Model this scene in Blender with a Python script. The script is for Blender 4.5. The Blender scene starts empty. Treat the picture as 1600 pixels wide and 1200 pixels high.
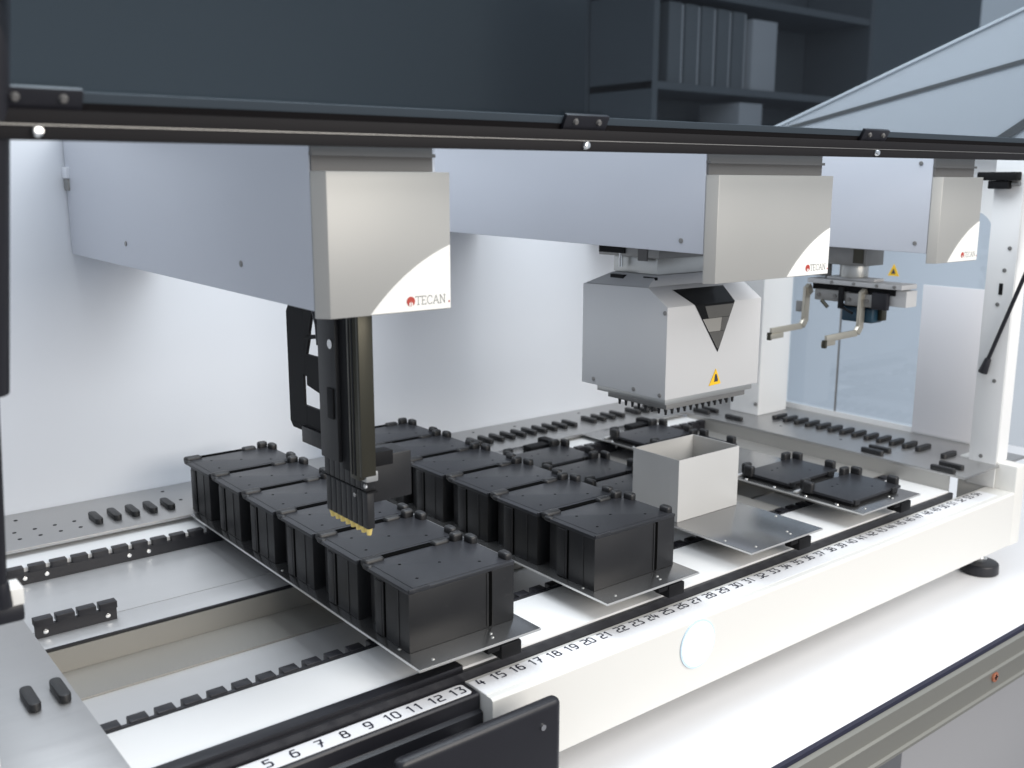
import bpy, math, random
from mathutils import Vector, Matrix
random.seed(4)
S = 0.001                                   # everything below is written in millimetres
sc = bpy.context.scene
col = sc.collection
# ------------------------------------------------------------------ camera
def camera():
    yaw, pitch, roll = 0.6715, 0.1987, 0.0015
    f = Vector((math.sin(yaw)*math.cos(pitch), math.cos(yaw)*math.cos(pitch), -math.sin(pitch)))
    r = f.cross(Vector((0, 0, 1))).normalized(); u = r.cross(f)
    r2 = r*math.cos(roll)+u*math.sin(roll); u2 = -r*math.sin(roll)+u*math.cos(roll)
    cd = bpy.data.cameras.new('camera'); co = bpy.data.objects.new('camera', cd); col.objects.link(co)
    m = Matrix((r2, u2, -f)).transposed().to_4x4()
    m.translation = Vector((-196.07, -743.96, 491.52))*S
    co.matrix_world = m
    cd.sensor_width = 36; cd.lens = 36*1557.56/1600
    cd.clip_start = 0.02; cd.clip_end = 60
    cd.dof.use_dof = True; cd.dof.focus_distance = 1.15; cd.dof.aperture_fstop = 6.3
    sc.camera = co
camera()
# ------------------------------------------------------------------ world, lamps, exposure
w = bpy.data.worlds.new('World'); sc.world = w; w.use_nodes = True
w.node_tree.nodes['Background'].inputs[0].default_value = (0.80, 0.88, 1.0, 1)
w.node_tree.nodes['Background'].inputs[1].default_value = 0.49
def area(name, loc, target, sx, sy, power, colr):
    d = bpy.data.lights.new(name, 'AREA'); d.shape = 'RECTANGLE'; d.size = sx; d.size_y = sy
    d.energy = power; d.color = colr
    o = bpy.data.objects.new(name, d); col.objects.link(o); o.location = Vector(loc)*S
    o.rotation_euler = (Vector(target)-Vector(loc)).to_track_quat('-Z', 'Y').to_euler()
    return o
area('ceiling_lamp', (560, 330, 1650), (620, 380, 0), 1.8, 1.0, 28, (0.88, 0.94, 1.0))
area('room_lamp', (850, -2250, 900), (600, 100, 150), 1.8, 0.9, 31, (1.0, 0.93, 0.84))
area('bench_lamp', (1500, -1500, 1700), (1100, -100, -100), 1.2, 0.8, 17, (1.0, 0.98, 0.95))
sc.view_settings.view_transform = 'Standard'; sc.view_settings.look = 'None'
sc.view_settings.exposure = 0.35; sc.view_settings.gamma = 1
try:
    sc.cycles.max_bounces = 10; sc.cycles.transparent_max_bounces = 12
except Exception: pass
# ------------------------------------------------------------------ materials
def mat(name, c, rough=0.5, metal=0.0, spec=0.5, var=0.0, vscale=30, bump=0.0, bscale=200, stretch=None, rvar=0.0, coat=0):
    m = bpy.data.materials.new(name); m.use_nodes = True; nt = m.node_tree; b = nt.nodes['Principled BSDF']
    b.inputs['Base Color'].default_value = (*c, 1); b.inputs['Roughness'].default_value = rough
    b.inputs['Metallic'].default_value = metal; b.inputs['Specular IOR Level'].default_value = spec
    if coat: b.inputs['Coat Weight'].default_value = coat; b.inputs['Coat Roughness'].default_value = 0.15
    if var or bump or rvar:
        tc = nt.nodes.new('ShaderNodeTexCoord'); mp = nt.nodes.new('ShaderNodeMapping')
        nt.links.new(tc.outputs['Object'], mp.inputs['Vector'])
        if stretch: mp.inputs['Scale'].default_value = stretch
        n = nt.nodes.new('ShaderNodeTexNoise'); n.inputs['Scale'].default_value = vscale; n.inputs['Detail'].default_value = 5
        nt.links.new(mp.outputs['Vector'], n.inputs['Vector'])
        if var:
            r = nt.nodes.new('ShaderNodeMapRange'); r.inputs['To Min'].default_value = 1-var; r.inputs['To Max'].default_value = 1+var
            nt.links.new(n.outputs['Fac'], r.inputs['Value'])
            mx = nt.nodes.new('ShaderNodeVectorMath'); mx.operation = 'SCALE'; mx.inputs[0].default_value = c
            nt.links.new(r.outputs['Result'], mx.inputs['Scale']); nt.links.new(mx.outputs['Vector'], b.inputs['Base Color'])
        if rvar:
            r2 = nt.nodes.new('ShaderNodeMapRange'); r2.inputs['To Min'].default_value = rough-rvar; r2.inputs['To Max'].default_value = rough+rvar
            nt.links.new(n.outputs['Fac'], r2.inputs['Value']); nt.links.new(r2.outputs['Result'], b.inputs['Roughness'])
        if bump:
            n2 = nt.nodes.new('ShaderNodeTexNoise'); n2.inputs['Scale'].default_value = bscale; n2.inputs['Detail'].default_value = 3
            nt.links.new(mp.outputs['Vector'], n2.inputs['Vector'])
            bp = nt.nodes.new('ShaderNodeBump'); bp.inputs['Strength'].default_value = bump; bp.inputs['Distance'].default_value = 0.0006
            nt.links.new(n2.outputs['Fac'], bp.inputs['Height']); nt.links.new(bp.outputs['Normal'], b.inputs['Normal'])
    return m
def glass(name, tint, ior=1.5, rough=0.0):
    m = bpy.data.materials.new(name); m.use_nodes = True; nt = m.node_tree; nt.nodes.clear()
    o = nt.nodes.new('ShaderNodeOutputMaterial'); mx = nt.nodes.new('ShaderNodeMixShader'); fr = nt.nodes.new('ShaderNodeFresnel')
    t = nt.nodes.new('ShaderNodeBsdfTransparent'); g = nt.nodes.new('ShaderNodeBsdfGlossy')
    ge = nt.nodes.new('ShaderNodeNewGeometry'); mr = nt.nodes.new('ShaderNodeMapRange')
    mr.inputs['To Min'].default_value = ior; mr.inputs['To Max'].default_value = 1/ior
    nt.links.new(ge.outputs['Backfacing'], mr.inputs['Value']); nt.links.new(mr.outputs['Result'], fr.inputs['IOR'])
    t.inputs['Color'].default_value = (*tint, 1); g.inputs['Roughness'].default_value = rough
    g.inputs['Color'].default_value = (0.93, 0.97, 1, 1)
    nt.links.new(fr.outputs[0], mx.inputs[0]); nt.links.new(t.outputs[0], mx.inputs[1]); nt.links.new(g.outputs[0], mx.inputs[2])
    nt.links.new(mx.outputs[0], o.inputs['Surface'])
    return m
M = dict(
 wall=mat('back_panel_paint', (0.71, 0.73, 0.765), 0.45, var=0.02, vscale=6, bump=0.05, bscale=500),
 white=mat('white_powder_coat', (0.80, 0.80, 0.79), 0.42, var=0.015, vscale=12, bump=0.08, bscale=900),
 cream=mat('cover_plastic', (0.76, 0.748, 0.71), 0.4, var=0.012, vscale=8, bump=0.05, bscale=700),
 strip=mat('label_strip', (0.86, 0.86, 0.87), 0.35),
 ink=mat('printed_ink', (0.035, 0.035, 0.06), 0.5),
 armside=mat('arm_side_paint', (0.58, 0.60, 0.65), 0.38, metal=0.15, var=0.02, vscale=9, bump=0.06, bscale=900),
 armface=mat('arm_face_silver', (0.38, 0.377, 0.36), 0.45, metal=0.25, var=0.03, vscale=10, bump=0.08, bscale=1200),
 armdark=mat('arm_recess_grey', (0.13, 0.125, 0.12), 0.5, var=0.05, vscale=40),
 facewhite=mat('face_white_print', (0.84, 0.83, 0.79), 0.4),
 red=mat('emblem_red', (0.42, 0.045, 0.03), 0.5),
 greyink=mat('logo_grey', (0.16, 0.16, 0.15), 0.5),
 steel=mat('brushed_deck_steel', (0.46, 0.455, 0.45), 0.36, metal=0.85, var=0.05, vscale=14, bump=0.12, bscale=300, stretch=(1, 14, 1), rvar=0.05),
 pan=mat('deck_floor_steel', (0.62, 0.62, 0.62), 0.42, metal=0.55, var=0.04, vscale=5, bump=0.05, bscale=250, stretch=(1, 10, 1), rvar=0.06),
 brownsteel=mat('shaded_floor_riser_steel', (0.40, 0.39, 0.37), 0.42, metal=0.6, var=0.06, vscale=9, rvar=0.05),  # floor shade is in this tone; the risers share it
 ledge=mat('ledge_anodised', (0.34, 0.33, 0.305), 0.45, metal=0.5, var=0.04, vscale=6),
 carrier=mat('carrier_plate_steel', (0.33, 0.33, 0.33), 0.2, metal=0.92, var=0.03, vscale=4, rvar=0.02),
 edge=mat('plate_cut_edge', (0.72, 0.72, 0.71), 0.3, metal=0.6),
 black=mat('box_black_plastic', (0.012, 0.012, 0.013), 0.42, spec=0.5, var=0.25, vscale=22, bump=0.25, bscale=1400, rvar=0.06),
 blackin=mat('slot_gap_black', (0.003, 0.003, 0.003), 0.95, spec=0.02),
 btop=mat('box_lid_black', (0.021, 0.022, 0.026), 0.40, spec=0.5, var=0.22, vscale=26, bump=0.2, bscale=1200, rvar=0.07),
 pin=mat('pin_black_rubber', (0.012, 0.012, 0.013), 0.45, bump=0.1, bscale=1500),
 rail=mat('black_anodised', (0.012, 0.012, 0.016), 0.38, spec=0.5, var=0.1, vscale=30),
 beam=mat('beam_dark_bronze', (0.010, 0.009, 0.010), 0.6, metal=0.0, spec=0.15, var=0.08, vscale=20),
 matte=mat('matte_black', (0.006, 0.006, 0.007), 0.6, spec=0.2),
 olive=mat('dark_olive_metal', (0.055, 0.052, 0.038), 0.32, metal=0.6, stretch=(1, 1, 0.1), var=0.2, vscale=60),
 gold=mat('brass_tips', (0.85, 0.66, 0.22), 0.4, metal=0.3),
 chrome=mat('bright_steel', (0.75, 0.75, 0.74), 0.2, metal=1.0),
 head=mat('head_cover_grey', (0.56, 0.56, 0.56), 0.45, metal=0.1, var=0.012, vscale=8, bump=0.05, bscale=800),
 alu=mat('aluminium', (0.52, 0.52, 0.50), 0.35, metal=0.8, var=0.08, vscale=30),
 alud=mat('cast_grey_metal', (0.27, 0.265, 0.255), 0.4, metal=0.6, var=0.12, vscale=35),
 finger=mat('finger_steel', (0.50, 0.47, 0.40), 0.35, metal=0.7, var=0.05, vscale=40),
 motor=mat('motor_blue_black', (0.012, 0.045, 0.075), 0.4),
 yellow=mat('warning_yellow', (0.85, 0.52, 0.02), 0.4),
 binp=mat('bin_grey_paint', (0.56, 0.555, 0.54), 0.42, metal=0.15, var=0.02, vscale=14, bump=0.05, bscale=700),
 table=mat('bench_laminate', (0.84, 0.84, 0.85), 0.4, var=0.01, vscale=6),
 profile=mat('bench_profile', (0.33, 0.325, 0.29), 0.38, metal=0.6, var=0.04, vscale=12, stretch=(0.1, 1, 1)),
 gasket=mat('edge_gasket', (0.012, 0.013, 0.035), 0.5),
 copper=mat('copper_screw', (0.75, 0.30, 0.18), 0.35, metal=0.7),
 lampw=mat('round_light_cover', (0.86, 0.90, 0.93), 0.12, coat=0.6),
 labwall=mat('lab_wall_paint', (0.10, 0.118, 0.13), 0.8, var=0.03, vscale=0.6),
 cab=mat('cabinet_blue_grey', (0.50, 0.53, 0.56), 0.6, var=0.02, vscale=2),
 board=mat('white_board', (0.74, 0.73, 0.745), 0.55, var=0.01, vscale=3),
 floor=mat('lab_floor', (0.20, 0.20, 0.22), 0.5, var=0.05, vscale=2),
 drawer=mat('drawer_grey', (0.42, 0.42, 0.43), 0.5, var=0.02, vscale=4),
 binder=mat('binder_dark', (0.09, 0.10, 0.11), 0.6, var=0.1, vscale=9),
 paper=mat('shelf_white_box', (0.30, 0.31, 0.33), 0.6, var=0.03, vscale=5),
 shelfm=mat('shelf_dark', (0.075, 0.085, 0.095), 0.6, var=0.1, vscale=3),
)
M['seal'] = mat('hood_seal_blue', (0.045, 0.06, 0.075), 0.5)
_b = M['lampw'].node_tree.nodes['Principled BSDF']; _b.inputs['Emission Color'].default_value = (0.9, 0.96, 1, 1); _b.inputs['Emission Strength'].default_value = 0.6
M['ring'] = mat('light_ring_blue', (0.62, 0.76, 0.86), 0.3)
M['hood'] = glass('hood_tinted_glass', (0.705, 0.745, 0.77), 1.35)
for _k, _c in (('black', 0.45), ('btop', 0.35)):
    _nt = M[_k].node_tree; _bs = _nt.nodes['Principled BSDF']; _l = _bs.inputs['Base Color'].links[0]; _src = _l.from_socket
    _oi = _nt.nodes.new('ShaderNodeObjectInfo'); _r = _nt.nodes.new('ShaderNodeMapRange'); _r.inputs['To Min'].default_value = 1-_c/2; _r.inputs['To Max'].default_value = 1+_c/2
    _nt.links.new(_oi.outputs['Random'], _r.inputs['Value'])
    _m = _nt.nodes.new('ShaderNodeVectorMath'); _m.operation = 'SCALE'; _nt.links.new(_src, _m.inputs[0]); _nt.links.new(_r.outputs['Result'], _m.inputs['Scale'])
    # fine scuffs: thin lighter marks in the plastic
    _tc = _nt.nodes.new('ShaderNodeTexCoord'); _mp = _nt.nodes.new('ShaderNodeMapping'); _mp.inputs['Scale'].default_value = (1, 9, 1); _mp.inputs['Rotation'].default_value = (0, 0, 0.6)
    _n = _nt.nodes.new('ShaderNodeTexNoise'); _n.inputs['Scale'].default_value = 90; _n.inputs['Detail'].default_value = 2
    _nt.links.new(_tc.outputs['Object'], _mp.inputs['Vector']); _nt.links.new(_mp.outputs['Vector'], _n.inputs['Vector'])
    _q = _nt.nodes.new('ShaderNodeMapRange'); _q.inputs['From Min'].default_value = 0.66; _q.inputs['From Max'].default_value = 0.78; _q.inputs['To Max'].default_value = 0.02
    _nt.links.new(_n.outputs['Fac'], _q.inputs['Value'])
    _a = _nt.nodes.new('ShaderNodeVectorMath'); _a.operation = 'ADD'; _nt.links.new(_m.outputs['Vector'], _a.inputs[0]); _nt.links.new(_q.outputs['Result'], _a.inputs[1])
    _nt.links.new(_a.outputs['Vector'], _bs.inputs['Base Color'])
M['sideglass'] = glass('side_pane_blue', (0.90, 0.93, 0.96), 1.45)
M['smoke'] = glass('smoked_window', (0.74, 0.73, 0.71), 1.15, 0.15)
# ------------------------------------------------------------------ mesh helpers
class MB:
    def __init__(s): s.v = []; s.f = []
    def prism(s, pts, axis, a, b):
        """polygon pts in the plane across `axis`, extruded from a to b (any winding)"""
        def P(p, t): return {'x': (t, p[0], p[1]), 'y': (p[0], t, p[1]), 'z': (p[0], p[1], t)}[axis]
        ar = sum(pts[i][0]*pts[(i+1) % len(pts)][1]-pts[(i+1) % len(pts)][0]*pts[i][1] for i in range(len(pts)))
        if (ar < 0) != (axis == 'y'): pts = pts[::-1]
        if a > b: a, b = b, a
        n = len(pts); k = len(s.v)
        s.v += [P(p, a) for p in pts]+[P(p, b) for p in pts]
        s.f.append(tuple(range(k+n-1, k-1, -1))); s.f.append(tuple(range(k+n, k+2*n)))
        for i in range(n):
            j = (i+1) % n; s.f.append((k+i, k+j, k+n+j, k+n+i))
        return s
    def box(s, x0, x1, y0, y1, z0, z1): return s.prism([(x0, y0), (x1, y0), (x1, y1), (x0, y1)], 'z', z0, z1)
    def cyl(s, p0, p1, r0, r1=None, n=16):
        r1 = r0 if r1 is None else r1
        p0 = Vector(p0); p1 = Vector(p1); d = (p1-p0).normalized()
        a = d.orthogonal().normalized(); b = d.cross(a); k = len(s.v)
        for p, r in ((p0, r0), (p1, r1)):
            for i in range(n):
                t = 2*math.pi*i/n; q = p+(a*math.cos(t)+b*math.sin(t))*r; s.v.append(tuple(q))
        s.f.append(tuple(range(k+n-1, k-1, -1))); s.f.append(tuple(range(k+n, k+2*n)))
        for i in range(n):
            j = (i+1) % n; s.f.append((k+i, k+j, k+n+j, k+n+i))
        return s
    def bar(s, p0, p1, wd, up=(0, 0, 1), h=None):
        h = wd if h is None else h
        p0 = Vector(p0); p1 = Vector(p1); d = (p1-p0).normalized(); a = d.cross(Vector(up)).normalized(); b = a.cross(d); k = len(s.v)
        for p in (p0, p1):
            for sa, sb in ((-1, -1), (1, -1), (1, 1), (-1, 1)): s.v.append(tuple(p+a*sa*wd/2+b*sb*h/2))
        s.f += [(k+3, k+2, k+1, k), (k+4, k+5, k+6, k+7)]+[(k+i, k+(i+1) % 4, k+4+(i+1) % 4, k+4+i) for i in range(4)]
        return s
    def flat(s, pts3): k = len(s.v); s.v += [tuple(p) for p in pts3]; s.f.append(tuple(range(k, k+len(pts3)))); return s
    def frame(s, outer, hole, axis, a, b):
        """rectangle (u0,u1,w0,w1) with rectangular hole, four butted bars"""
        U0, U1, W0, W1 = outer; u0, u1, w0, w1 = hole
        for r in ((U0, U1, W0, w0), (U0, U1, w1, W1), (U0, u0, w0, w1), (u1, U1, w0, w1)):
            if r[1]-r[0] > 0.01 and r[3]-r[2] > 0.01:
                s.prism([(r[0], r[2]), (r[1], r[2]), (r[1], r[3]), (r[0], r[3])], axis, a, b)
        return s
    def mesh(s, name, m, bevel=0, seg=2, smooth=False):
        me = bpy.data.meshes.new(name); me.from_pydata([(x*S, y*S, z*S) for x, y, z in s.v], [], s.f); me.validate()
        import bmesh
        bm = bmesh.new(); bm.from_mesh(me); bmesh.ops.recalc_face_normals(bm, faces=bm.faces)
        if bevel:
            es = [e for e in bm.edges if len(e.link_faces) == 2 and e.calc_face_angle(0) > 0.6]
            bmesh.ops.bevel(bm, geom=es, offset=bevel*S, segments=seg, profile=0.6, affect='EDGES', clamp_overlap=True)
        bm.to_mesh(me); bm.free()
        me.materials.append(M[m])
        if smooth or bevel:
            for p in me.polygons: p.use_smooth = True
            try: me.set_sharp_from_angle(angle=math.radians(38))
            except Exception: pass
        return me
    def build(s, name, m, parent=None, bevel=0, seg=2, smooth=False, kind=None, label=None):
        o = bpy.data.objects.new(name, s.mesh(name, m, bevel, seg, smooth)); col.objects.link(o)
        if parent is not None: o.parent = parent
        if kind: o['kind'] = kind
        if label: o['label'] = label
        return o
def put(name, me, parent, loc=(0, 0, 0), rz=0):
    o = bpy.data.objects.new(name, me); col.objects.link(o); o.parent = parent
    o.location = Vector(loc)*S; o.rotation_euler.z = rz
    return o
def thing(name, label, cat, loc=(0, 0, 0), group=None, rz=0):
    o = bpy.data.objects.new(name, None); col.objects.link(o); o.location = Vector(loc)*S; o.rotation_euler.z = rz
    o.empty_display_size = 0.02; o['label'] = label; o['category'] = cat
    if group: o['group'] = group
    return o
def kids(o): return [c for c in list(col.objects) if c.parent == o]
def copy_tree(o, parent=None):
    c = o.copy(); col.objects.link(c); c.parent = parent
    for ch in kids(o): copy_tree(ch, c)
    return c
# stroke lettering, drawn as thin bars lying in a plane ------------------------------------------
G = {
 '0': [[(0, 1), (0, 6), (1, 7), (3, 7), (4, 6), (4, 1), (3, 0), (1, 0), (0, 1)]],
 '1': [[(1.0, 5.9), (2.4, 7), (2.4, 0)]],
 '2': [[(0.2, 7), (3.4, 7), (4, 6.3), (4, 4.4), (3.3, 3.7), (0.8, 3.2), (0.1, 2.4), (0.1, 0), (4, 0)]],
 '3': [[(0.2, 7), (4, 7), (2.2, 4.2), (3.4, 4), (4, 3.2), (4, 0.8), (3.3, 0), (0.2, 0)]],
 '4': [[(1.1, 7), (0.1, 2.4), (4, 2.4)], [(3.0, 5), (3.0, 0)]],
 '5': [[(3.8, 7), (0.3, 7), (0.3, 4.1), (3.2, 4.1), (4, 3.3), (4, 0.8), (3.2, 0), (0.1, 0)]],
 '6': [[(3.4, 7), (1.1, 7), (0, 4.4), (0, 0.8), (0.8, 0), (3.2, 0), (4, 0.8), (4, 3.3), (3.2, 4.1), (0.2, 4.1)]],
 '7': [[(0, 7), (4, 7), (1.6, 0)], [(1.2, 3.6), (3.8, 3.6)]],
 '8': [[(0.8, 3.8), (0, 3.1), (0, 0.8), (0.8, 0), (3.2, 0), (4, 0.8), (4, 3.1), (3.2, 3.8), (0.8, 3.8), (0.3, 4.5), (0.3, 6.3), (1, 7), (3, 7), (3.7, 6.3), (3.7, 4.5), (3.2, 3.8)]],
 '9': [[(0.6, 0), (2.9, 0), (4, 2.6), (4, 6.2), (3.2, 7), (0.8, 7), (0, 6.2), (0, 3.7), (0.8, 2.9), (3.8, 2.9)]],
 'T': [[(0, 6.2), (0, 7), (5.4, 7), (5.4, 6.2)], [(2.7, 7), (2.7, 0)], [(1.7, 0), (3.7, 0)]],
 'E': [[(0, 0), (4.4, 0), (4.4, 1)], [(0.8, 0), (0.8, 7)], [(0, 7), (4.2, 7), (4.2, 6)], [(0.8, 3.6), (3.2, 3.6)]],
 'C': [[(5, 5.4), (5, 6.4), (3.6, 7), (2.2, 7), (0.8, 5.8), (0.2, 3.5), (0.8, 1.2), (2.2, 0), (3.8, 0), (5, 1.2)]],
 'A': [[(0.4, 0), (3, 7), (5.6, 0)], [(1.4, 2.4), (4.6, 2.4)], [(-0.2, 0), (1.2, 0)], [(4.8, 0), (6.2, 0)]],
 'N': [[(0.8, 0), (0.8, 7), (5, 0), (5, 7)], [(0, 0), (1.6, 0)], [(4.2, 7), (5.8, 7)], [(0, 7), (0.8, 7)]],
}
ADV = {'T': 6.2, 'E': 5.6, 'C': 6.2, 'A': 7.0, 'N': 7.2}
def text_strokes(mb, txt, place, size, width, center=True):
    """place(u,v)->3d point; strokes are flat ribbons with round-ish joints"""
    k = size/7.0; tot = sum(ADV.get(c, 5.6) for c in txt)-1.4; u0 = -tot*k/2 if center else 0
    for c in txt:
        for st in G[c]:
            for (a, b) in zip(st[:-1], st[1:]):
                ax, ay = u0+a[0]*k, a[1]*k; bx, by = u0+b[0]*k, b[1]*k
                L = math.hypot(bx-ax, by-ay) or 1; dx, dy = (bx-ax)/L, (by-ay)/L; h = width/2
                ax -= dx*h*.7; ay -= dy*h*.7; bx += dx*h*.7; by += dy*h*.7
                mb.flat([place(ax+dy*h, ay-dx*h), place(bx+dy*h, by-dx*h), place(bx-dy*h, by+dx*h), place(ax-dy*h, ay+dx*h)])
        u0 += ADV.get(c, 5.6)*k
# ================================================================== SETTING
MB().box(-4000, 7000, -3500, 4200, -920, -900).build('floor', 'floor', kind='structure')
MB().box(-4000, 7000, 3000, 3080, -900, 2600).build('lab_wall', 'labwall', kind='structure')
# bench
T = thing('lab_bench', 'white laminate bench top with grey metal front profile carrying the whole machine', 'bench', (0, 0, -140))
MB().box(-900, 2300, -143, 1150, -26, 0).build('bench_top', 'table', T, bevel=1)
MB().box(-900, 2300, -149, -143.2, -6, -0.5).build('edge_gasket', 'gasket', T)
pf = MB()
pf.prism([(-143.5, -6.5), (-149, -6.5), (-154, -9), (-154, -33), (-157, -35), (-157, -38), (-154, -40), (-154, -66), (-157, -68), (-157, -72), (-150, -76), (-143.5, -76)], 'x', -900, 2300)
pf.build('front_profile', 'profile', T)
scm = MB().cyl((0, 0, 0), (0, -3, 0), 7.5, n=20).mesh('profile_screw', 'copper', 0.8)
s_ = put('profile_screw', scm, T, (1139, -154, -47)); MB().box(-4, 4, -3.6, -2.9, -1, 1).box(-1, 1, -3.5, -2.8, -4, 4).build('screw_slot', 'matte', s_)
MB().box(1250, 2300, 30, 1100, -760, -80).build('drawer_cabinet', 'drawer', T, bevel=2)
# ================================================================== WORKSTATION FRAME
W = thing('laboratory_workstation', 'white liquid handling machine with steel deck, numbered front rail and dark tinted hood', 'lab machine')
MB().box(-120, 1500, 722, 730, -40, 572).build('back_panel', 'wall', W)
# metal deck plates ------------------------------------------------
rear = MB().box(-120, 1500, 569, 721, 36, 40).build('rear_deck_plate', 'steel', W, bevel=0.5)
right = MB().box(1296, 1500, -8, 568, 36, 40).build('right_deck_plate', 'steel', W, bevel=0.5)
left = MB().box(-70, 11, -8, 568, 36, 40).build('left_deck_plate', 'steel', W, bevel=0.5)
def pin_mesh():
    m = MB(); L_, r = 21, 5.3; pts = []
    for k in range(7):
        t = math.pi*k/6; pts.append((r*math.cos(t), L_-r+r*math.sin(t)))
    for k in range(7):
        t = math.pi+math.pi*k/6; pts.append((r*math.cos(t), -L_+r+r*math.sin(t)))
    m.prism(pts, 'z', 0, 8)
    return m.mesh('locating_pin', 'pin', 1.6, 2)
PM = pin_mesh()
def pin(x, y, parent, rz=0): put('locating_pin', PM, parent, (x, y, 40), rz)
for k in range(5): pin(166+24.6*k, 623, rear)
for k in range(10): pin(813+25*k, 633, rear)
for k in range(4): pin(1088+25.4*k, 633, rear)
for k in range(3): pin(1208+25*k, 633, rear)
for k in range(13): pin(1401, 421-25*k, right, math.pi/2)
pin(1392, 70, right, math.pi/2)
for x, y in ((1310, 162), (1335, 163), (1302, 31), (1332, 33), (1316, 547), (1339, 544), (1321, 469), (1310, 100-310)): 
    if y > 0: pin(x, y, right)
for x in (-26, -1): pin(x, 154, left)
hm = MB().cyl((0, 0, 0), (0, 0, 0.35), 2.6, n=12).mesh('plate_hole', 'matte')
for k in range(-2, 6):
    for y in (608, 638): put('plate_hole', hm, rear, (67+25*k, y, 40.0)) if k < 4 else None
for x, y in ((283, 696), (290, 641), (560, 690), (700, 690), (780, 696), (860, 700), (950, 690), (1120, 697), (640, 660), (430, 690), (80, 690)): put('plate_hole', hm, rear, (x, y, 40.0))
for x, y in ((1420, 20), (1450, 520), (1350, 250), (1350, 380)): put('plate_hole', hm, right, (x, y, 40.0))
# open deck below the plates ----------------------------------------
pan = MB().box(11, 1300, 118, 314, -24, -20).build('deck_pan', 'pan', W)
MB().box(11, 1300, 246, 313.5, -19.9, -17.5).build('pan_strip', 'ledge', W)
MB().box(11, 1300, 316, 369, -20, 11).build('middle_ledge', 'pan', W, bevel=1)
MB().box(11, 1300, 314, 315.7, -20, 9).build('ledge_riser', 'ledge', W)
MB().box(11, 1300, 314.5, 317.5, 9.5, 12.2).build('ledge_lip', 'rail', W)
MB().box(11, 1300, 370.5, 526, -20, 10.6).build('rear_pan', 'pan', W)
MB().box(11, 1300, 526.3, 600, -20, 30).build('rear_rail', 'white', W)
rr = MB().box(11, 1300, 520, 526, 10.8, 25).build('rear_comb', 'rail', W)
tooth = MB().box(-9.5, 9.5, -3, 9, 0, 8).mesh('comb_tooth', 'rail', 0.8)
scr = MB().cyl((0, 0, 0), (0, -1.6, 0), 2.9, n=14).mesh('comb_screw', 'chrome', 0.6)
for k in range(52): put('comb_tooth', tooth, rr, (16.5+25*k, 522.5, 24.6))
for k in range(51):
    if k % 5 in (1, 2): put('comb_screw', scr, rr, (26+25*k, 520, 19))
mc = MB().box(23, 108, 351, 356, 11.2, 25).build('short_comb', 'rail', W)
for k in range(4): put('comb_tooth', tooth, mc, (32+22.5*k, 353, 24.6))
for x in (33, 98): put('comb_screw', scr, mc, (x, 351, 18))
for x0_, x1_ in ((919.5, 1014), (1164, 1296)): MB().box(x0_, x1_, 128, 519, 11.4, 14).build('shaded_floor_plate', 'brownsteel', W, bevel=0.5)  # added darker plates: shade and dark reflections of the floor as colour
MB().box(1296.2, 1299.8, 17, 568, -20, 35.8).build('deck_side_riser', 'brownsteel', W)
MB().box(7, 10.8, 8, 568, -20, 35.8).build('deck_side_riser', 'brownsteel', W)
fr = MB().box(11, 1296, 15.5, 110, -40, 12).build('front_rail', 'white', W, bevel=1)
fc = MB().box(11, 1300, 110.3, 114, -30, 13.5).build('front_comb', 'rail', W)
tf = MB().box(-8.5, 8.5, -1, 12, -10, 6).mesh('front_comb_tooth', 'rail', 0.8)
for k in range(51): put('comb_tooth', tf, fc, (29+25*k, 113, 9))
MB().box(11, 1300, 10, 15.2, -40, 9.5).build('black_channel', 'rail', W)
MB().box(-40, 344, 14.4, 29, 8, 14.6).build('black_channel_cap', 'rail', W, bevel=0.5)
# front cover with the number strip ----------------------------------
cv = MB().prism([(9.5, 0), (-35, 0), (-37.5, -2.5), (-37.5, -89), (-34, -92), (9.5, -92)], 'x', 342, 1409)
cover = cv.build('front_cover', 'cream', W, bevel=0.8)
MB().box(1409.3, 1441, -37, 60, -92, 43).build('cover_end_block', 'cream', W, bevel=3)
st = MB().box(342.5, 1372, -27, 4, 0.15, 0.5).build('number_strip', 'strip', cover)
nm = MB()
for n in range(15, 55):
    text_strokes(nm, str(n), lambda u, v, n=n: (25*n+u, v-8.4, 0.8), 11, 1.75)
text_strokes(nm, '4', lambda u, v: (353+u, v-8.4, 0.8), 11, 1.75)
nm.build('printed_numbers', 'ink', cover)
lampo = MB().cyl((640, -37.4, -31), (640, -40.5, -31), 27, n=48).build('round_light', 'lampw', cover, bevel=1.2)
MB().cyl((640, -37.6, -31), (640, -39.2, -31), 29.5, n=48).build('light_ring', 'ring', lampo)
# loading gate at the left of the cover
lg = MB().prism([(9.5, -0.6), (-16, -0.6), (-18, -3), (-18, -17), (-23, -19), (-23, -92), (9.5, -92)], 'x', -80, 341)
gate = lg.build('loading_gate', 'rail', W, bevel=0.8)
def rr_poly(x0, x1, y0, y1, r, corners):
    pts = []
    for cx, cy, a0, on in ((x1-r, y0+r, -90, corners[0]), (x1-r, y1-r, 0, corners[1]), (x0+r, y1-r, 90, corners[2]), (x0+r, y0+r, 180, corners[3])):
        if on:
            for k in range(6):
                t = math.radians(a0+18*k); pts.append((cx+r*math.cos(t), cy+r*math.sin(t)))
        else: pts.append((cx+r*(1 if a0 in (-90, 0) else -1), cy+r*(1 if a0 in (0, 90) else -1)))
    return pts
MB().prism(rr_poly(-80, 336, -13.5, 7, 4, (1, 1, 0, 0)), 'z', -0.55, -0.1).build('number_strip', 'strip', gate)
nm = MB()
for n in range(1, 14): text_strokes(nm, str(n), lambda u, v, n=n: (25*n-1+u, v-8.8, 0.2), 11, 1.75)
nm.build('printed_numbers', 'ink', gate)
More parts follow.
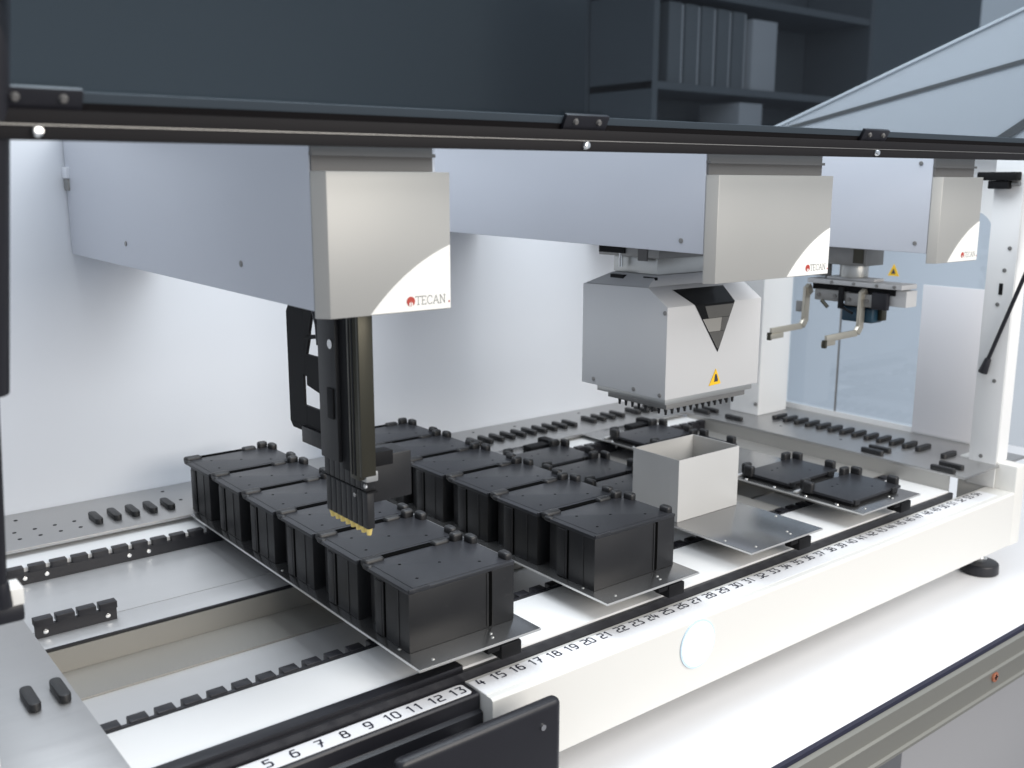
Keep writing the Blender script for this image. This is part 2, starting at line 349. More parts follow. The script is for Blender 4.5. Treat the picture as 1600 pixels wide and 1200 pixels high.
gh = MB().box(200, 380, -96, -82, -120, 15).build('grip_handle', 'rail', W, bevel=9, seg=4)
MB().box(280, 320, -82, -23, -60, -40).build('handle_stem', 'rail', gh)
MB().cyl((356, -96, -7), (356, -98, -7), 3, n=12).build('handle_screw', 'chrome', gh)
# posts, pillar, side panel ------------------------------------------
po = MB().box(1405, 1407.5, -3.5, 42, 0.5, 560).build('front_post', 'white', W, bevel=0.4)
po2 = MB().box(1407.8, 1441, -4, -1.5, 43.5, 560).build('post_flange', 'white', po)
ho = MB().cyl((0, 0, 0), (-1.2, 0, 0), 3.3, n=14).mesh('post_screw', 'alud', 0.4)
for y, z in ((8, 392), (13, 357), (19, 302), (12, 178), (22, 50)): put('post_screw', ho, po, (1405, y, z))
MB().box(1404, 1404.9, 13, 19, 318, 336).build('post_slot', 'matte', po)
lp = MB().box(-78, -75, 26, 60, -40, 560).build('front_post', 'white', W, bevel=0.4)
MB().box(-75, -47, 26, 48, 184, 197).build('strut_bracket', 'cream', lp, bevel=1)
MB().box(-68, -47, 28, 48, 170, 183.5).build('strut_joint', 'rail', lp, bevel=3)
pil = MB().box(1383, 1474, 460, 530, 40.2, 560).build('rear_pillar', 'white', W, bevel=2)
MB().box(1379, 1382.5, 462, 468, 60, 66).build('pillar_stud', 'alud', pil)
# side panel x = 1500, window y 85..480, z 50..446
sp = MB()
sp.prism([(42, 36), (722, 36), (722, 50), (42, 50)], 'x', 1500, 1505)
sp.prism([(42, 50.2), (85, 50.2), (85, 410)]+[(85+36-36*math.cos(math.radians(a)), 410+36*math.sin(math.radians(a))) for a in range(15, 91, 15)]+[(722, 446), (722, 560), (42, 560)], 'x', 1500, 1505)
sp.prism([(481, 50.2), (722, 50.2), (722, 445.8), (481, 445.8)], 'x', 1500, 1505)
side = sp.build('side_panel', 'white', W)
MB().box(1501.5, 1503.5, 86, 364, 50.5, 445).build('side_pane', 'sideglass', side)
MB().box(1501.5, 1503.5, 367, 480, 50.5, 445).build('side_pane', 'sideglass', side)
MB().box(1500.5, 1504, 364.2, 366.8, 50.5, 445).build('pane_joint', 'alud', side)
MB().box(1497.5, 1501, 87, 199, 43, 314).build('lower_blank_panel', 'board', side, bevel=0.6)
tri = lambda y, z, h, ww: [(y-ww/2, z-h/2), (y+ww/2, z-h/2), (y, z+h/2)]
sg = MB().prism(tri(261, 336, 22, 23), 'x', 1500.2, 1501.2).build('warning_sticker', 'yellow', side)
MB().prism(tri(261, 334, 10, 9), 'x', 1499.7, 1500.1).build('sticker_symbol', 'ink', sg)
# ceiling-side beam with hinges ----------------------------------------
def zb(x): return (x+42)*0.0054
bm_ = MB()
for (y0, y1, a, b) in ((-64, -50, 517.5, 526), (-63, -50, 526.1, 536)):
    k = len(bm_.v); X0, X1 = -75, 1460
    for x in (X0, X1):
        for y, z in ((y0, a), (y1, a), (y1, b), (y0, b)): bm_.v.append((x, y, z+zb(x)))
    bm_.f += [(k, k+1, k+2, k+3), (k+7, k+6, k+5, k+4)]+[(k+i, k+4+i, k+4+(i+1) % 4, k+(i+1) % 4) for i in range(4)]
beam = bm_.build('front_beam', 'beam', W, bevel=0.8)
tr = MB(); tr.bar((-60, -64.4, 526.5+zb(-60)), (1455, -64.4, 526.5+zb(1455)), 0.5, h=0.6); tr.build('beam_trim', 'alud', beam)
bs = MB().cyl((0, 0, 0), (0, -4, 0), 4.4, 3.0, n=18).mesh('beam_screw', 'chrome', 0.8)
for x in (-31, 428, 894): put('beam_screw', bs, beam, (x, -64, 522.5+zb(x)))
# hood: tilted tinted pane rising toward the front
A = math.radians(62)
def hp(x, t, off=0): return (x, -56-t*math.cos(A)-off*math.sin(A), 539+zb(x)+t*math.sin(A)-off*math.cos(A))
def slab(mb, x0, x1, t0, t1, o0, o1):
    k = len(mb.v)
    for o in (o0, o1):
        for x, t in ((x0, t0), (x1, t0), (x1, t1), (x0, t1)): mb.v.append(hp(x, t, o))
    mb.f += [(k, k+1, k+2, k+3), (k+7, k+6, k+5, k+4)]+[(k+i, k+4+i, k+4+(i+1) % 4, k+(i+1) % 4) for i in range(4)]
    return mb
hood = slab(MB(), -120, 1900, 3, 620, -3, 0).build('glass_hood', 'hood', W)
slab(MB(), -75, 1455, -3, 2.8, -3, 0.5).build('hood_edge_strip', 'beam', hood)
for x in (-28, 430, 892):
    h_ = slab(MB(), x-26, x+26, -2, 13, 0.4, 5).build('hinge', 'rail', hood, bevel=1)
    for dx in (-14, 14): MB().cyl(hp(x+dx, 7, 5), hp(x+dx, 7, 7.5), 3.0, 2.0, n=14).build('hinge_screw', 'armdark', h_)
us = MB().prism([(560, 562), (548, 581), (42, 757), (-40, 786), (-40, 562)], 'x', 1443, 1447).build('hood_reflection_panel', 'board', W)  # added pale panel; with edge, stripe and wedge it imitates a hood reflection
es_ = MB(); es_.bar((1441, 550, 581), (1441, -40, 787), 3, h=4.5); es_.build('reflection_edge', 'strip', us)
es_ = MB(); es_.bar((1441.5, 500, 590), (1441.5, -40, 694), 2, h=6.5); es_.build('reflection_stripe', 'armdark', us)
MB().bar((1441, 66, 556), (1441, -5, 602), 2, h=14).build('reflection_wedge', 'armdark', us)
slab(MB(), -75, 1455, 3.2, 10, 0.4, 1.2).build('hood_seal', 'seal', hood)
# gas struts
gs = MB().cyl((1398, 27, 198), (1398, -36, 395), 3.2, n=14).build('gas_strut', 'rail', W, smooth=True)
MB().cyl((1398, -30, 376), (1398, -80, 532), 7, n=18).build('strut_cylinder', 'rail', gs, smooth=True)
MB().cyl((1398, 29, 190), (1398, 22, 214), 7.5, 5, n=16).build('strut_end', 'rail', gs, bevel=1)
MB().cyl((1405, 27, 198), (1394, 27, 198), 4, n=12).build('strut_ball_joint', 'chrome', gs)
gl = MB().cyl((-62, 24, 196), (-59, -6, 365), 3.6, n=14).build('gas_strut', 'rail', W, smooth=True)
MB().cyl((-59, -6, 352), (-50, -85, 640), 9.5, n=20).build('strut_cylinder', 'rail', gl, smooth=True)
MB().cyl((-62, 26, 186), (-62, 23, 206), 7, 5, n=16).build('strut_end', 'rail', gl, bevel=1)
lt = MB().box(1385, 1404, 0, 62, 497, 510).build('hood_latch', 'matte', W, bevel=2)
MB().box(1388, 1400, 12, 45, 484, 496.8).build('latch_body', 'matte', lt, bevel=2)
MB().cyl((1396, 10, 492), (1396, -2, 492), 4, n=12).build('latch_screw', 'alud', lt)
# levelling foot
ft = MB().cyl((1385, -3, -139.5), (1385, -3, -122), 30, 29, n=40).build('levelling_foot', 'rail', W, bevel=3, seg=3)
MB().cyl((1385, -3, -121.8), (1385, -3, -92.3), 6, n=16).build('foot_stud', 'chrome', ft)
MB().cyl((1385, -3, -121.6), (1385, -3, -114), 10.5, n=6).build('foot_nut', 'chrome', ft)
# ================================================================== ARMS
def arm(x0, xf0, xf1, zside, label, screws):
    A_ = thing('robot_arm', label, 'robot arm', (x0, 0, 0), 'grey robot arms spanning the deck')
    xw = xf1-x0
    b = MB(); k = len(b.v)
    xr = xw-7
    prof = [(8, zside), (719, zside+9), (719, 566), (8, 534)]
    b.prism(prof, 'x', 0, xr)
    body = b.build('arm_housing', 'armside', A_, bevel=1.5)
    f0 = xf0-x0; f1 = xf1-x0
    fp = MB().prism([(0.4, 7.7), (0.4, 6.5), (f0, -4), (f1, -4), (f1, 7.7)], 'z', 380, 501)
    # left flange of the face plate runs the whole height
    face = fp.build('face_plate', 'armface', A_, bevel=0.8)
    MB().box(1, xw-12, 5.0, 7.6, 501.3, 533).build('face_recess', 'armdark', A_)
    MB().box(0.2, xw-11, 1.5, 7.6, 513.5, 516.5).build('recess_rib', 'armdark', A_)
    # white corner print: arc from the bottom edge to the right edge
    pts = [(f1-0.9, 380.9)]
    P0, P1, P2 = (f1-84, 380.9), (f1-48, 421), (f1-0.9, 437.5)
    arc = [((1-t)**2*P0[0]+2*t*(1-t)*P1[0]+t*t*P2[0], (1-t)**2*P0[1]+2*t*(1-t)*P1[1]+t*t*P2[1]) for t in [i/16 for i in range(17)]]
    MB().prism([(f1-0.9, 380.9)]+arc[::-1], 'y', -4.9, -4.1).build('white_corner', 'facewhite', face)
    lg_ = MB(); text_strokes(lg_, 'TECAN', lambda u, v: (f1-38.5+u, -5.05, 386.2+v), 7.2, 0.62, center=False)
    lg_.build('maker_lettering', 'greyink', face)
    em = MB().cyl((f1-43.5, -5.0, 389.5), (f1-43.5, -5.3, 389.5), 4.3, n=24)
    eo = em.build('maker_emblem', 'red', face)
    MB().flat([(f1-45.2, -5.45, 385.6), (f1-43.9, -5.45, 385.4), (f1-43.9, -5.45, 389.2), (f1-45.2, -5.45, 388.2)]).flat([(f1-43.1, -5.45, 385.4), (f1-41.8, -5.45, 385.6), (f1-41.8, -5.45, 388.2), (f1-43.1, -5.45, 389.2)]).build('emblem_legs', 'facewhite', face)
    MB().cyl((f1-2.6, -5.0, 387), (f1-2.6, -5.2, 387), 0.9, n=10).build('lettering_dot', 'red', face)
    sm = MB().cyl((0, 0, 0), (-1.2, 0, 0), 3.1, n=14).mesh('cover_screw', 'alud', 0.5)
    for y, z in screws: put('cover_screw', sm, body, (0, y, z))
    return A_
arm1 = arm(190, 199, 321, 386, 'leftmost grey robot arm with the pale front plate and black pipetting channels hanging below', [(151, 417), (484, 420)])
arm2 = arm(676, 685, 900, 413, 'middle robot arm with wide silver front plate, carrying the square grey pipetting head', [(41, 427)])
arm3 = arm(1154, 1163, 1276, 394, 'rightmost robot arm with the narrow front plate, carrying the two-finger gripper', [(26, 408), (26, 520)])
br = MB().box(-4, 24, 700, 721, 497, 512).build('rail_bracket', 'wall', arm1, bevel=1)
MB().box(-3, 16, 702, 720, 481, 496.5).build('rail_carriage', 'alud', arm1, bevel=1)
# --- pipetting channels below arm 1 (local x = world-190) -------------
X = 262-190
pl = MB()
# black perforated plate in the y-z plane: built as bars round its cut-outs
pl.prism([(205, 246), (205, 362), (196, 374), (186, 385), (167, 385), (167, 300), (172, 300), (172, 268), (167, 268), (167, 246)], 'x', X-3, X)
pl.prism([(166.8, 240), (166.8, 268), (128, 268), (128, 240)], 'x', X-3, X)
pl.prism([(199, 240), (204.6, 245.8), (167, 245.8), (167, 240)], 'x', X-3, X)
pl.prism([(166.8, 299), (166.8, 322), (128, 322), (128, 284), (164, 290), (164, 299)], 'x', X-3, X)
pl.prism([(166.8, 341), (166.8, 385), (146, 385), (146, 371), (156, 345), (156, 341)], 'x', X-3, X)
pl.prism([(156, 338), (166.8, 338), (166.8, 340.8), (130, 346), (130, 342)], 'x', X-3, X)
pl.prism([(145.8, 385), (128, 385), (128, 350), (136, 347), (139, 362), (145.8, 371)], 'x', X-3, X)
pl.prism([(166.8, 322.2), (166.8, 337.8), (157, 337.8), (163, 322.2)], 'x', X-3, X)

cg = pl.build('cable_guide_plate', 'matte', arm1)
ho_ = MB().cyl((X-6, 158, 384), (X-6, 140, 376), 2.6, n=10).cyl((X-6, 140, 376), (X-6, 131, 356), 2.6, n=10).cyl((X-6, 131, 356), (X-6, 129, 336), 2.6, n=10).build('hose', 'rail', arm1, smooth=True)
c1 = MB().box(X-14, X+2, 82, 117, 228, 385).build('channel_block', 'black', arm1, bevel=1.2)
MB().cyl((X-14, 88, 343), (X-16.5, 88, 343), 4.5, n=18).build('block_bolt', 'chrome', c1)
MB().box(X-16, X-14.1, 86, 98, 270, 300).build('block_detail', 'matte', c1, bevel=1)
c2 = MB().box(X-10, X+2, 64, 81.8, 222, 385).build('channel_guide', 'matte', arm1, bevel=0.8)
c3 = MB().box(X-12, X+2, 46, 63.6, 218, 385).build('drive_column', 'olive', arm1, bevel=0.8)
MB().box(X-12, X+3, 41, 45.8, 222, 385).build('column_face', 'olive', c3, bevel=0.5)
MB().box(X-12.4, X-12.0, 52, 55, 222, 384).box(X-12.4, X-12.0, 58, 60, 222, 384).build('column_groove', 'matte', c3)
MB().box(X-6, X+12, 128.3, 174, 229, 246).build('rear_bracket', 'black', arm1, bevel=1)
ch = MB(); ch2 = MB()
tipm = MB().cyl((0, 0, 0), (0, 0, -7), 3.6, 2.2, n=14).mesh('brass_tip', 'gold')
for i in range(8):
    y = 52+10.2*i
    chn = MB().box(X-5, X+5, y-4.85, y+4.85, 206, 240-i*1.6).build('pipetting_channel', 'black', arm1, bevel=0.7)
    MB().box(X-4, X+4, y-4.8, y+4.8, 168, 204.5).build('channel_barrel', 'black', chn, bevel=1.2)
    o = put('brass_tip', tipm, chn, (X, y, 168)); 
MB().box(X-5.5, X+6, 44, 136, 204.6, 205.8).build('channel_seam', 'matte', arm1)
fk = MB().box(X-7, X+6, 42, 60, 216, 226).build('ball_seat', 'alu', arm1, bevel=1.5)
MB().cyl((X-2, 50, 226.5), (X-2, 50, 250), 3.4, n=14).build('drive_screw', 'olive', arm1, smooth=True)
MB().cyl((X-5.2, 46, 212), (X-7, 46, 212), 2.2, n=10).cyl((X-5.4, 66, 199), (X-7, 66, 199), 2.2, n=10).build('channel_screw', 'chrome', arm1)
rb = MB().box(X+6, X+52, 56, 92, 190, 236).build('side_bracket', 'black', arm1, bevel=2)
MB().box(X+6, X+30, 54, 70, 226, 240).build('bracket_clip', 'matte', rb, bevel=1)
# --- pipetting head below arm 2 (local x = world-676) ------------------
hx = lambda x: x-676
hd = MB(); k = 0
x0, x1 = hx(716), hx(900); y0, y1 = 95, 250
prof = [(y0, 224), (y0, 341), (y0+34, 363), (y1, 360), (y1, 224)]
hd.prism(prof, 'x', x0, x1)
head = hd.build('pipetting_head_cover', 'head', arm2, bevel=1.5)
# sloping roof up to the neck
k = []
rf = MB(); base = [(x0+3, y0+37, 363.2), (x1-3, y0+37, 363.2), (x1-3, y1-2, 360.5), (x0+3, y1-2, 360.5)]
top = [(x0+26, y0+46, 376), (x1-26, y0+46, 376), (x1-26, y1-30, 376), (x0+26, y1-30, 376)]
rf.v += base+top; rf.f += [(0, 1, 2, 3), (7, 6, 5, 4)]+[(i, 4+i, 4+(i+1) % 4, (i+1) % 4) for i in range(4)]
roof = rf.build('head_roof', 'head', head)
MB().box(x0+16, x0+22, 190, 214, 363, 374).build('roof_opening', 'matte', roof)
MB().box(x0+20.5, x0+25.2, 137, 158, 368, 374).build('roof_opening', 'matte', roof)
nk = MB().box(hx(745), hx(880), 142, 222, 376.2, 398).build('neck_block', 'alu', arm2, bevel=1.5)
MB().box(hx(735), hx(885), 130, 240, 398.2, 413).build('neck_plate', 'alud', arm2, bevel=1)
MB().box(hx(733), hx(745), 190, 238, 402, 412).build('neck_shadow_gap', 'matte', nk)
MB().box(hx(733.5), hx(736), 150, 166, 394, 410).build('neck_connector', 'armdark', nk)
MB().cyl((hx(737), 200, 384), (hx(737), 200, 412), 3, n=12).build('neck_rod', 'chrome', nk)
# window: inverted smoked triangle that folds over the front edge
def triw(mb, off, grow):
    L0, R0, Bx = hx(754)-grow, hx(850)+grow, hx(813); zt, zm, zb_ = 358+grow*.5, 341, 279-grow*2
    fL = L0+(Bx-L0)*(zt-zm)/(zt-zb_); fR = R0-(R0-Bx)*(zt-zm)/(zt-zb_)
    ym = y0-off; yt = y0+(zt-zm)/22*34-off
    mb.flat([(L0, yt, zt), (fL, ym, zm), (fR, ym, zm), (R0, yt, zt)]); mb.flat([(fL, ym, zm), (Bx, ym, zb_), (fR, ym, zm)])
    return (L0, R0, fL, fR, Bx)
t_ = MB(); triw(t_, 0.5, 1.6); t_.build('window_recess', 'matte', head)
def wband(name, z0, z1, m, a=0.0, b=1.0):
    def ed(z):
        t = (358-z)/(358-279.0); l = hx(754)+(hx(813)-hx(754))*t; r = hx(850)+(hx(813)-hx(850))*t
        return l+(r-l)*a, l+(r-l)*b
    l0, r0 = ed(z0); l1, r1 = ed(z1); yy = y0-0.95
    MB().flat([(l0, yy, z0), (r0, yy, z0), (r1, yy, z1), (l1, yy, z1)]).build(name, m, head)
wband('inner_bracket', 322, 338, 'alud', 0.22, 1.0)
wband('inner_plate', 304, 321.5, 'binp', 0.0, 0.72)
wband('inner_edge', 304, 321.5, 'alud', 0.73, 1.0)
wband('inner_block', 281, 303.5, 'alud')
t_ = MB(); triw(t_, 1.6, 0); t_.build('smoked_window', 'smoke', head)
ws = MB().prism([(hx(810)-11.5, 232.5), (hx(810)+11.5, 233.5), (hx(810)+1, 254)], 'y', y0-0.9, y0-0.1).build('warning_sticker', 'yellow', head)
MB().prism([(hx(810)-2, 237), (hx(810)+5, 237), (hx(810)+5, 240), (hx(810)+2, 247), (hx(810)-0.5, 247)], 'y', y0-1.4, y0-1.0).build('sticker_symbol', 'ink', ws)
hsm = MB().cyl((0, 0, 0), (-1.2, 0, 0), 2.8, n=12).mesh('cover_screw', 'alud', 0.4)
for y, z in ((99, 334), (226, 232), (150, 230), (104, 229)): put('cover_screw', hsm, head, (x0, y, z))
bp_ = MB().box(x0+6, x1-6, y0+5, y1-25, 216, 223.7).build('head_base_plate', 'alu', arm2, bevel=0.8)
MB().box(x0+14, x1-14, y0+10, y1-38, 208, 215.7).build('tip_block', 'alud', bp_, bevel=0.6)
tp = MB()
for i in range(12):
    for j in range(8): tp.cyl((x0+22+12*i, y0+18+12*j, 207.8), (x0+22+12*i, y0+18+12*j, 199), 2.4, 1.5, n=8)
tp.build('tip_array', 'pin', bp_, kind='stuff')
# --- gripper below arm 3 (local x = world-1154) -------------------------
gx = 1223-1154
bk = MB().box(gx-28, gx+22, 128, 232, 366, 393.6).build('gripper_mount', 'alud', arm3, bevel=1.5)
MB().box(gx-29, gx-28.1, 132, 150, 370, 392).build('mount_panel', 'olive', bk)
MB().cyl((gx, 165, 366), (gx, 165, 346), 22, n=28).build('gripper_wrist', 'alu', arm3, bevel=1.5)
MB().cyl((gx-10, 205, 366), (gx-10, 205, 342), 5, n=14).build('wrist_rod', 'armdark', arm3)
gp = MB().box(gx-22, gx+22, 68, 236, 333, 341).build('gripper_plate', 'head', arm3, bevel=2)
MB().box(gx-15, gx+15, 120, 205, 341.2, 345.8).build('plate_boss', 'head', gp, bevel=1.5)
MB().box(gx-20, gx+18, 176, 222, 306, 324).build('slide_block', 'alud', arm3, bevel=2)
MB().box(gx-20, gx+18, 118, 166, 302, 322).build('slide_block', 'alud', arm3, bevel=2)
MB().box(gx-12, gx+16, 84, 232, 322.5, 332.6).build('guide_rail', 'matte', arm3, bevel=1)
MB().box(gx-21, gx-12, 92, 118, 300, 326).build('sensor_board', 'rail', arm3, bevel=1)
MB().box(gx-10, gx+20, 66, 96, 306, 331).build('motor_cover', 'head', arm3, bevel=1)
MB().box(gx-12, gx+18, 120, 176, 276, 300).build('gripper_motor', 'motor', arm3, bevel=4, seg=3)
MB().box(gx-14, gx-12.2, 124, 172, 300.2, 304).build('motor_band', 'matte', arm3)
MB().box(gx+2, gx+16, 112, 119, 280, 302).build('motor_connector', 'olive', arm3, bevel=1)
for yy, dz in ((236, 0), (134, 0)):
    fg = MB()
    fg.bar((gx-21, yy, 326), (gx-23, yy, 268), 14, up=(0, 1, 0), h=5)
    fg.bar((gx-23, yy, 271), (gx-30, yy, 262), 12, up=(0, 1, 0), h=6)
    fg.bar((gx-30, yy, 262), (gx-112, yy, 260), 4, up=(0, 0, 1), h=10)
    fg.bar((gx-12, yy, 324), (gx-22, yy, 318), 16, up=(0, 1, 0), h=8)
    f_ = fg.build('gripper_finger', 'finger', arm3, bevel=0.3)
    MB().bar((gx-84, yy-3 if yy > 200 else yy+3, 252), (gx-116, yy-3 if yy > 200 else yy+3, 251.5), 4, h=8).build('finger_pad', 'finger', f_, bevel=0.6)
    MB().bar((gx-117, yy, 252), (gx-112, yy, 252), 6, h=12).build('finger_tip', 'olive', f_)
for yy, zz in ((190, 337), (150, 337), (110, 337), (80, 337)): MB().cyl((gx-22, yy, zz), (gx-23.4, yy, zz), 2.6, n=12).build('plate_screw', 'alud', gp)
for yy, zz in ((214, 315), (184, 315), (158, 312), (126, 312)): MB().cyl((gx-20, yy, zz), (gx-21.6, yy, zz), 3.2, n=12).build('block_screw', 'armdark', arm3)
MB().box(gx-24, gx-20.2, 166.5, 175.5, 296, 330).build('cable_chain', 'matte', arm3, bevel=1)
MB().cyl((gx-22, 172, 300), (gx-20, 150, 290), 2, n=8).cyl((gx-22, 172, 326), (gx-22, 172, 300), 2, n=8).build('signal_cable', 'matte', arm3, smooth=True)
MB().box(gx-8, gx+10, 216, 240, 344, 352).build('sensor_head', 'alud', arm3, bevel=1)
MB().box(gx-27, gx-23.5, 240, 252, 284, 302).build('finger_sensor', 'alud', arm3, bevel=1)
MB().cyl((gx-20, 208, 306), (gx-20, 196, 296), 3, n=10).build('green_cable', 'olive', arm3)
# ================================================================== CARRIERS
def carrier(x, label, screws=True):
    c = thing('deck_carrier', label, 'carrier', (x, 0, 40), 'steel carriers laid across the deck')
    p = MB().box(0, 149, -8.7, 569, -2.6, 0).build('carrier_plate', 'carrier', c, bevel=0.35)
    e = MB()
    e.box(-0.5, -0.05, -8.75, 569, -2.5, -0.3).box(-0.5, 149.4, -9.3, -8.8, -2.5, -0.3)
    e.build('cut_edge', 'edge', p)
    MB().box(27, 122, 20, 520, -12, -2.8).build('carrier_channel', 'alud', c)
    MB().box(24, 27, 16, 520, -14, -2.8).build('channel_flange', 'alud', c)
    MB().box(122.2, 125, 16, 520, -14, -2.8).build('channel_flange', 'alud', c)
    MB().box(96, 122, -11, 12, -19, -4).build('locating_clip', 'matte', c, bevel=1.5)
    MB().box(84, 128, 526, 548, 0.1, 9).build('rear_latch', 'matte', c, bevel=2)
    MB().box(128.5, 146, 520, 562, 0.1, 13).build('rear_stop', 'matte', c, bevel=2.5)
    MB().box(80, 95.8, -9.5, 10, -9, -4).build('clip_lever', 'matte', c, bevel=1)
    return c
csm = MB().cyl((0, 0, 0), (0, 0, 1.0), 1.9, 1.3, n=12).mesh('carrier_screw', 'alu')
XC = (277.6, 522.8, 770.2, 1014.6)
CL = ('steel carrier plate under the left row of tall black boxes',
      'steel carrier plate under the second row of tall black boxes',
      'steel carrier plate holding the open grey bin and low black nests',
      'rightmost steel carrier plate, holding only low black nests')
cars = []
for i, (x, l) in enumerate(zip(XC, CL)):
    if i == 0: c = carrier(x, l)
    else: c = copy_tree(cars[0]); c.location.x = x*S; c['label'] = l
    cars.append(c)
for c in cars:
    for sx, sy in ((22, 2), (96, 4), (100, 12), (8, 40), (140, 60), (8, 300), (141, 330)): put('carrier_screw', csm, c, (sx, sy, 0))
# ================================================================== TALL BOXES
BX = thing('labware_box', 'x', 'box', (0, 0, 0), 'tall black boxes standing in two rows')
b = MB()
b.prism([(0, 0), (130, 0), (130, 62), (124, 66), (124, 88), (9, 88), (9, 69), (0, 65)], 'z', 0, 61)
body = b.build('box_body', 'black', BX, bevel=0.8)
MB().box(94.2, 96.2, -0.9, -0.05, 2, 60).build('front_rib', 'black', BX, bevel=0.3)
MB().box(96.4, 100.4, -0.3, -0.03, 1, 60.9).build('front_slot', 'blackin', BX)
MB().box(100.6, 102.2, -0.9, -0.05, 2, 60).build('front_rib', 'black', BX, bevel=0.3)
MB().box(-0.3, -0.03, 43.5, 46, 1, 60).build('side_slot', 'blackin', BX)
MB().box(-1.2, -0.05, 46.2, 48.6, 1, 60).build('side_rib', 'black', BX, bevel=0.4)
MB().box(-1.6, -0.05, 49, 62, 1, 59).build('side_panel_step', 'black', BX, bevel=0.6)
MB().box(-0.8, -0.05, 18, 19.6, 1, 60).build('side_rib', 'black', BX, bevel=0.3)
MB().prism([(-0.5, -0.5), (130.5, -0.5), (130.5, 90), (5, 90), (1, 84), (-0.5, 78)], 'z', 61.1, 65).build('box_lid', 'btop', BX, bevel=0.8)
MB().prism([(7, 4), (125, 4), (125, 86), (12, 86), (7, 78)], 'z', 65, 65.5).build('lid_panel', 'btop', BX, bevel=0.4)
dm_ = MB().cyl((0, 0, 65.5), (0, 0, 65.7), 1.8, 1.2, n=10).mesh('lid_dimple', 'blackin')
for x_, y_ in ((30, 64), (66, 44), (100, 20), (24, 22)): put('lid_dimple', dm_, BX, (x_, y_, 0))
def lump(w_, d_, h_, r):
    return MB().box(0, w_, 0, d_, 0, h_).mesh('corner_clip', 'pin', r, 3)
MB().box(26, 90, 89.9, 98.6, 0, 65.6).build('gap_shade_block', 'blackin', BX)  # black block added in the gap to darken it like shade
tb = lump(24, 12, 9, 4); tb2 = lump(10, 15, 12.5, 3.8); tb3 = lump(14, 10, 13, 3.8)
put('corner_clip', tb, BX, (1, 84, 60.5)); put('corner_clip', lump(7, 12, 6, 2.5), BX, (-0.8, 76, 60.5))
put('corner_clip', lump(20, 11, 8.5, 3.6), BX, (88, 85, 61)); put('corner_clip', tb3, BX, (111, 83, 61.5)); put('corner_clip', tb2, BX, (122.5, 66, 61)); put('corner_clip', tb2, BX, (122.5, 5, 60))
MB().prism([(0, -1.4), (24, -1.4), (24, 1.5), (17, 1.5), (15, 0.5), (4, 1.5), (0, 1.5)], 'z', 62, 66.4).build('front_latch', 'btop', BX, bevel=0.7)
ords = ['nearest the front edge', 'second from the front', 'third from the front', 'fourth from the front', 'fifth from the front', 'farthest back by the rear deck plate']
P = 99.58
first = True
for ci, row in ((0, 'left row'), (1, 'middle row')):
    for i in range(6):
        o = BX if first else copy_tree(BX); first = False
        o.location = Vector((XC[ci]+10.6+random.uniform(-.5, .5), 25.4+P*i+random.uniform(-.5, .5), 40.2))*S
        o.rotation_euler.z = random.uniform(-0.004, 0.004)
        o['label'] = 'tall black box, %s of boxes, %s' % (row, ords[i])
# ================================================================== LOW NESTS
NS = thing('plate_nest', 'x', 'plate holder', (0, 0, 0), 'low black plate nests on the right carriers')
MB().box(3, 124, 3, 82, 0, 4.5).build('nest_base', 'matte', NS, bevel=0.5)
MB().box(0, 127, 0, 85, 4.7, 9).build('nest_top', 'btop', NS, bevel=1.2)
dm_ = MB().cyl((0, 0, 9), (0, 0, 9.2), 1.8, 1.2, n=10).mesh('nest_dimple', 'blackin')
for x_, y_ in ((40, 60), (56, 62), (88, 24)): put('nest_dimple', dm_, NS, (x_, y_, 0))
kn = MB().box(0, 17, 0, 10, 0, 17).mesh('corner_knob', 'pin', 3.8, 3); kn2 = MB().box(0, 10, 0, 17, 0, 17).mesh('corner_knob', 'pin', 3.8, 3)
for x_, y_, m_ in ((4, 83, kn), (-3, 66, kn2), (104, 83, kn), (123, 68, kn2), (123, 6, kn2)): put('corner_knob', m_, NS, (x_, y_, 3))
ncs = MB().cyl((0, 0, 0), (0, 0, 1.5), 2.6, 1.8, n=12).mesh('nest_screw', 'chrome')
for x_, y_ in ((-7, 72), (-6, 20), (133, 60), (60, 92)): put('nest_screw', ncs, NS, (x_, y_, 0.1))
MB().box(-8, 135, 88, 94, 0.1, 3).build('nest_rail', 'edge', NS, bevel=0.8)
kl = MB().box(0, 12, 0, 6, 0, 8).mesh('corner_knob', 'pin', 2, 2)
put('corner_knob', kl, NS, (4, -3, 2)); put('corner_knob', kl, NS, (100, -3, 2))
spots = [(2, 4, 'low black nest behind the grey bin, farthest back on the carrier that holds the bin'),
         (2, 3, 'low black nest between two others on the carrier that holds the grey bin'),
         (2, 2, 'low black nest directly behind the grey bin, half hidden by it'),
         (3, 0, 'low black nest closest to the numbered front rail on the rightmost carrier'),
         (3, 1, 'second low black nest from the front, right of the grey bin'),
         (3, 3, 'low black nest just behind the bin on the rightmost carrier, mostly hidden'),
         (3, 4, 'low black nest farthest back on the rightmost carrier, seen above the bin')]
for n, (ci, i, l) in enumerate(spots):
    o = NS if n == 0 else copy_tree(NS)
    o.location = Vector((XC[ci]+11, (16 if i == 0 else 25.4)+P*i, 40.2))*S; o['label'] = l
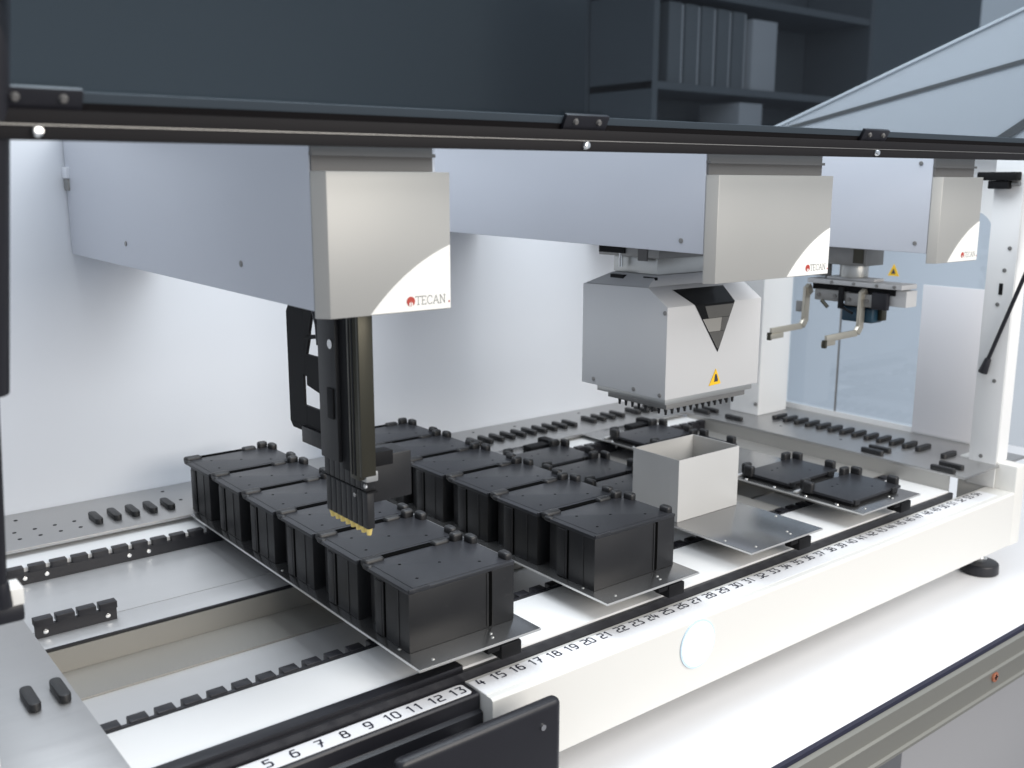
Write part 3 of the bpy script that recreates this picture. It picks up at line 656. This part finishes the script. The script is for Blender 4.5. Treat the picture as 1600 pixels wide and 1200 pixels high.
# ================================================================== BIN
B = thing('waste_bin', 'open topped rectangular grey metal bin standing on the third carrier', 'bin', (782, 126, 40.3))
t = 1.6; H = 87
MB().box(0, 125, 0, t, 0, H).build('front_wall', 'binp', B, bevel=0.4)
MB().box(0, 125, 86-t, 86, 0, H).build('back_wall', 'binp', B, bevel=0.4)
MB().box(0, t, t+.1, 86-t-.1, 0, H-.1).build('side_wall', 'binp', B)
MB().box(125-t, 125, t+.1, 86-t-.1, 0, H-.1).build('side_wall', 'binp', B)
MB().box(t+.1, 125-t-.1, t+.1, 86-t-.1, 0.3, 2).build('bin_floor', 'binp', B)
# ================================================================== BACKGROUND
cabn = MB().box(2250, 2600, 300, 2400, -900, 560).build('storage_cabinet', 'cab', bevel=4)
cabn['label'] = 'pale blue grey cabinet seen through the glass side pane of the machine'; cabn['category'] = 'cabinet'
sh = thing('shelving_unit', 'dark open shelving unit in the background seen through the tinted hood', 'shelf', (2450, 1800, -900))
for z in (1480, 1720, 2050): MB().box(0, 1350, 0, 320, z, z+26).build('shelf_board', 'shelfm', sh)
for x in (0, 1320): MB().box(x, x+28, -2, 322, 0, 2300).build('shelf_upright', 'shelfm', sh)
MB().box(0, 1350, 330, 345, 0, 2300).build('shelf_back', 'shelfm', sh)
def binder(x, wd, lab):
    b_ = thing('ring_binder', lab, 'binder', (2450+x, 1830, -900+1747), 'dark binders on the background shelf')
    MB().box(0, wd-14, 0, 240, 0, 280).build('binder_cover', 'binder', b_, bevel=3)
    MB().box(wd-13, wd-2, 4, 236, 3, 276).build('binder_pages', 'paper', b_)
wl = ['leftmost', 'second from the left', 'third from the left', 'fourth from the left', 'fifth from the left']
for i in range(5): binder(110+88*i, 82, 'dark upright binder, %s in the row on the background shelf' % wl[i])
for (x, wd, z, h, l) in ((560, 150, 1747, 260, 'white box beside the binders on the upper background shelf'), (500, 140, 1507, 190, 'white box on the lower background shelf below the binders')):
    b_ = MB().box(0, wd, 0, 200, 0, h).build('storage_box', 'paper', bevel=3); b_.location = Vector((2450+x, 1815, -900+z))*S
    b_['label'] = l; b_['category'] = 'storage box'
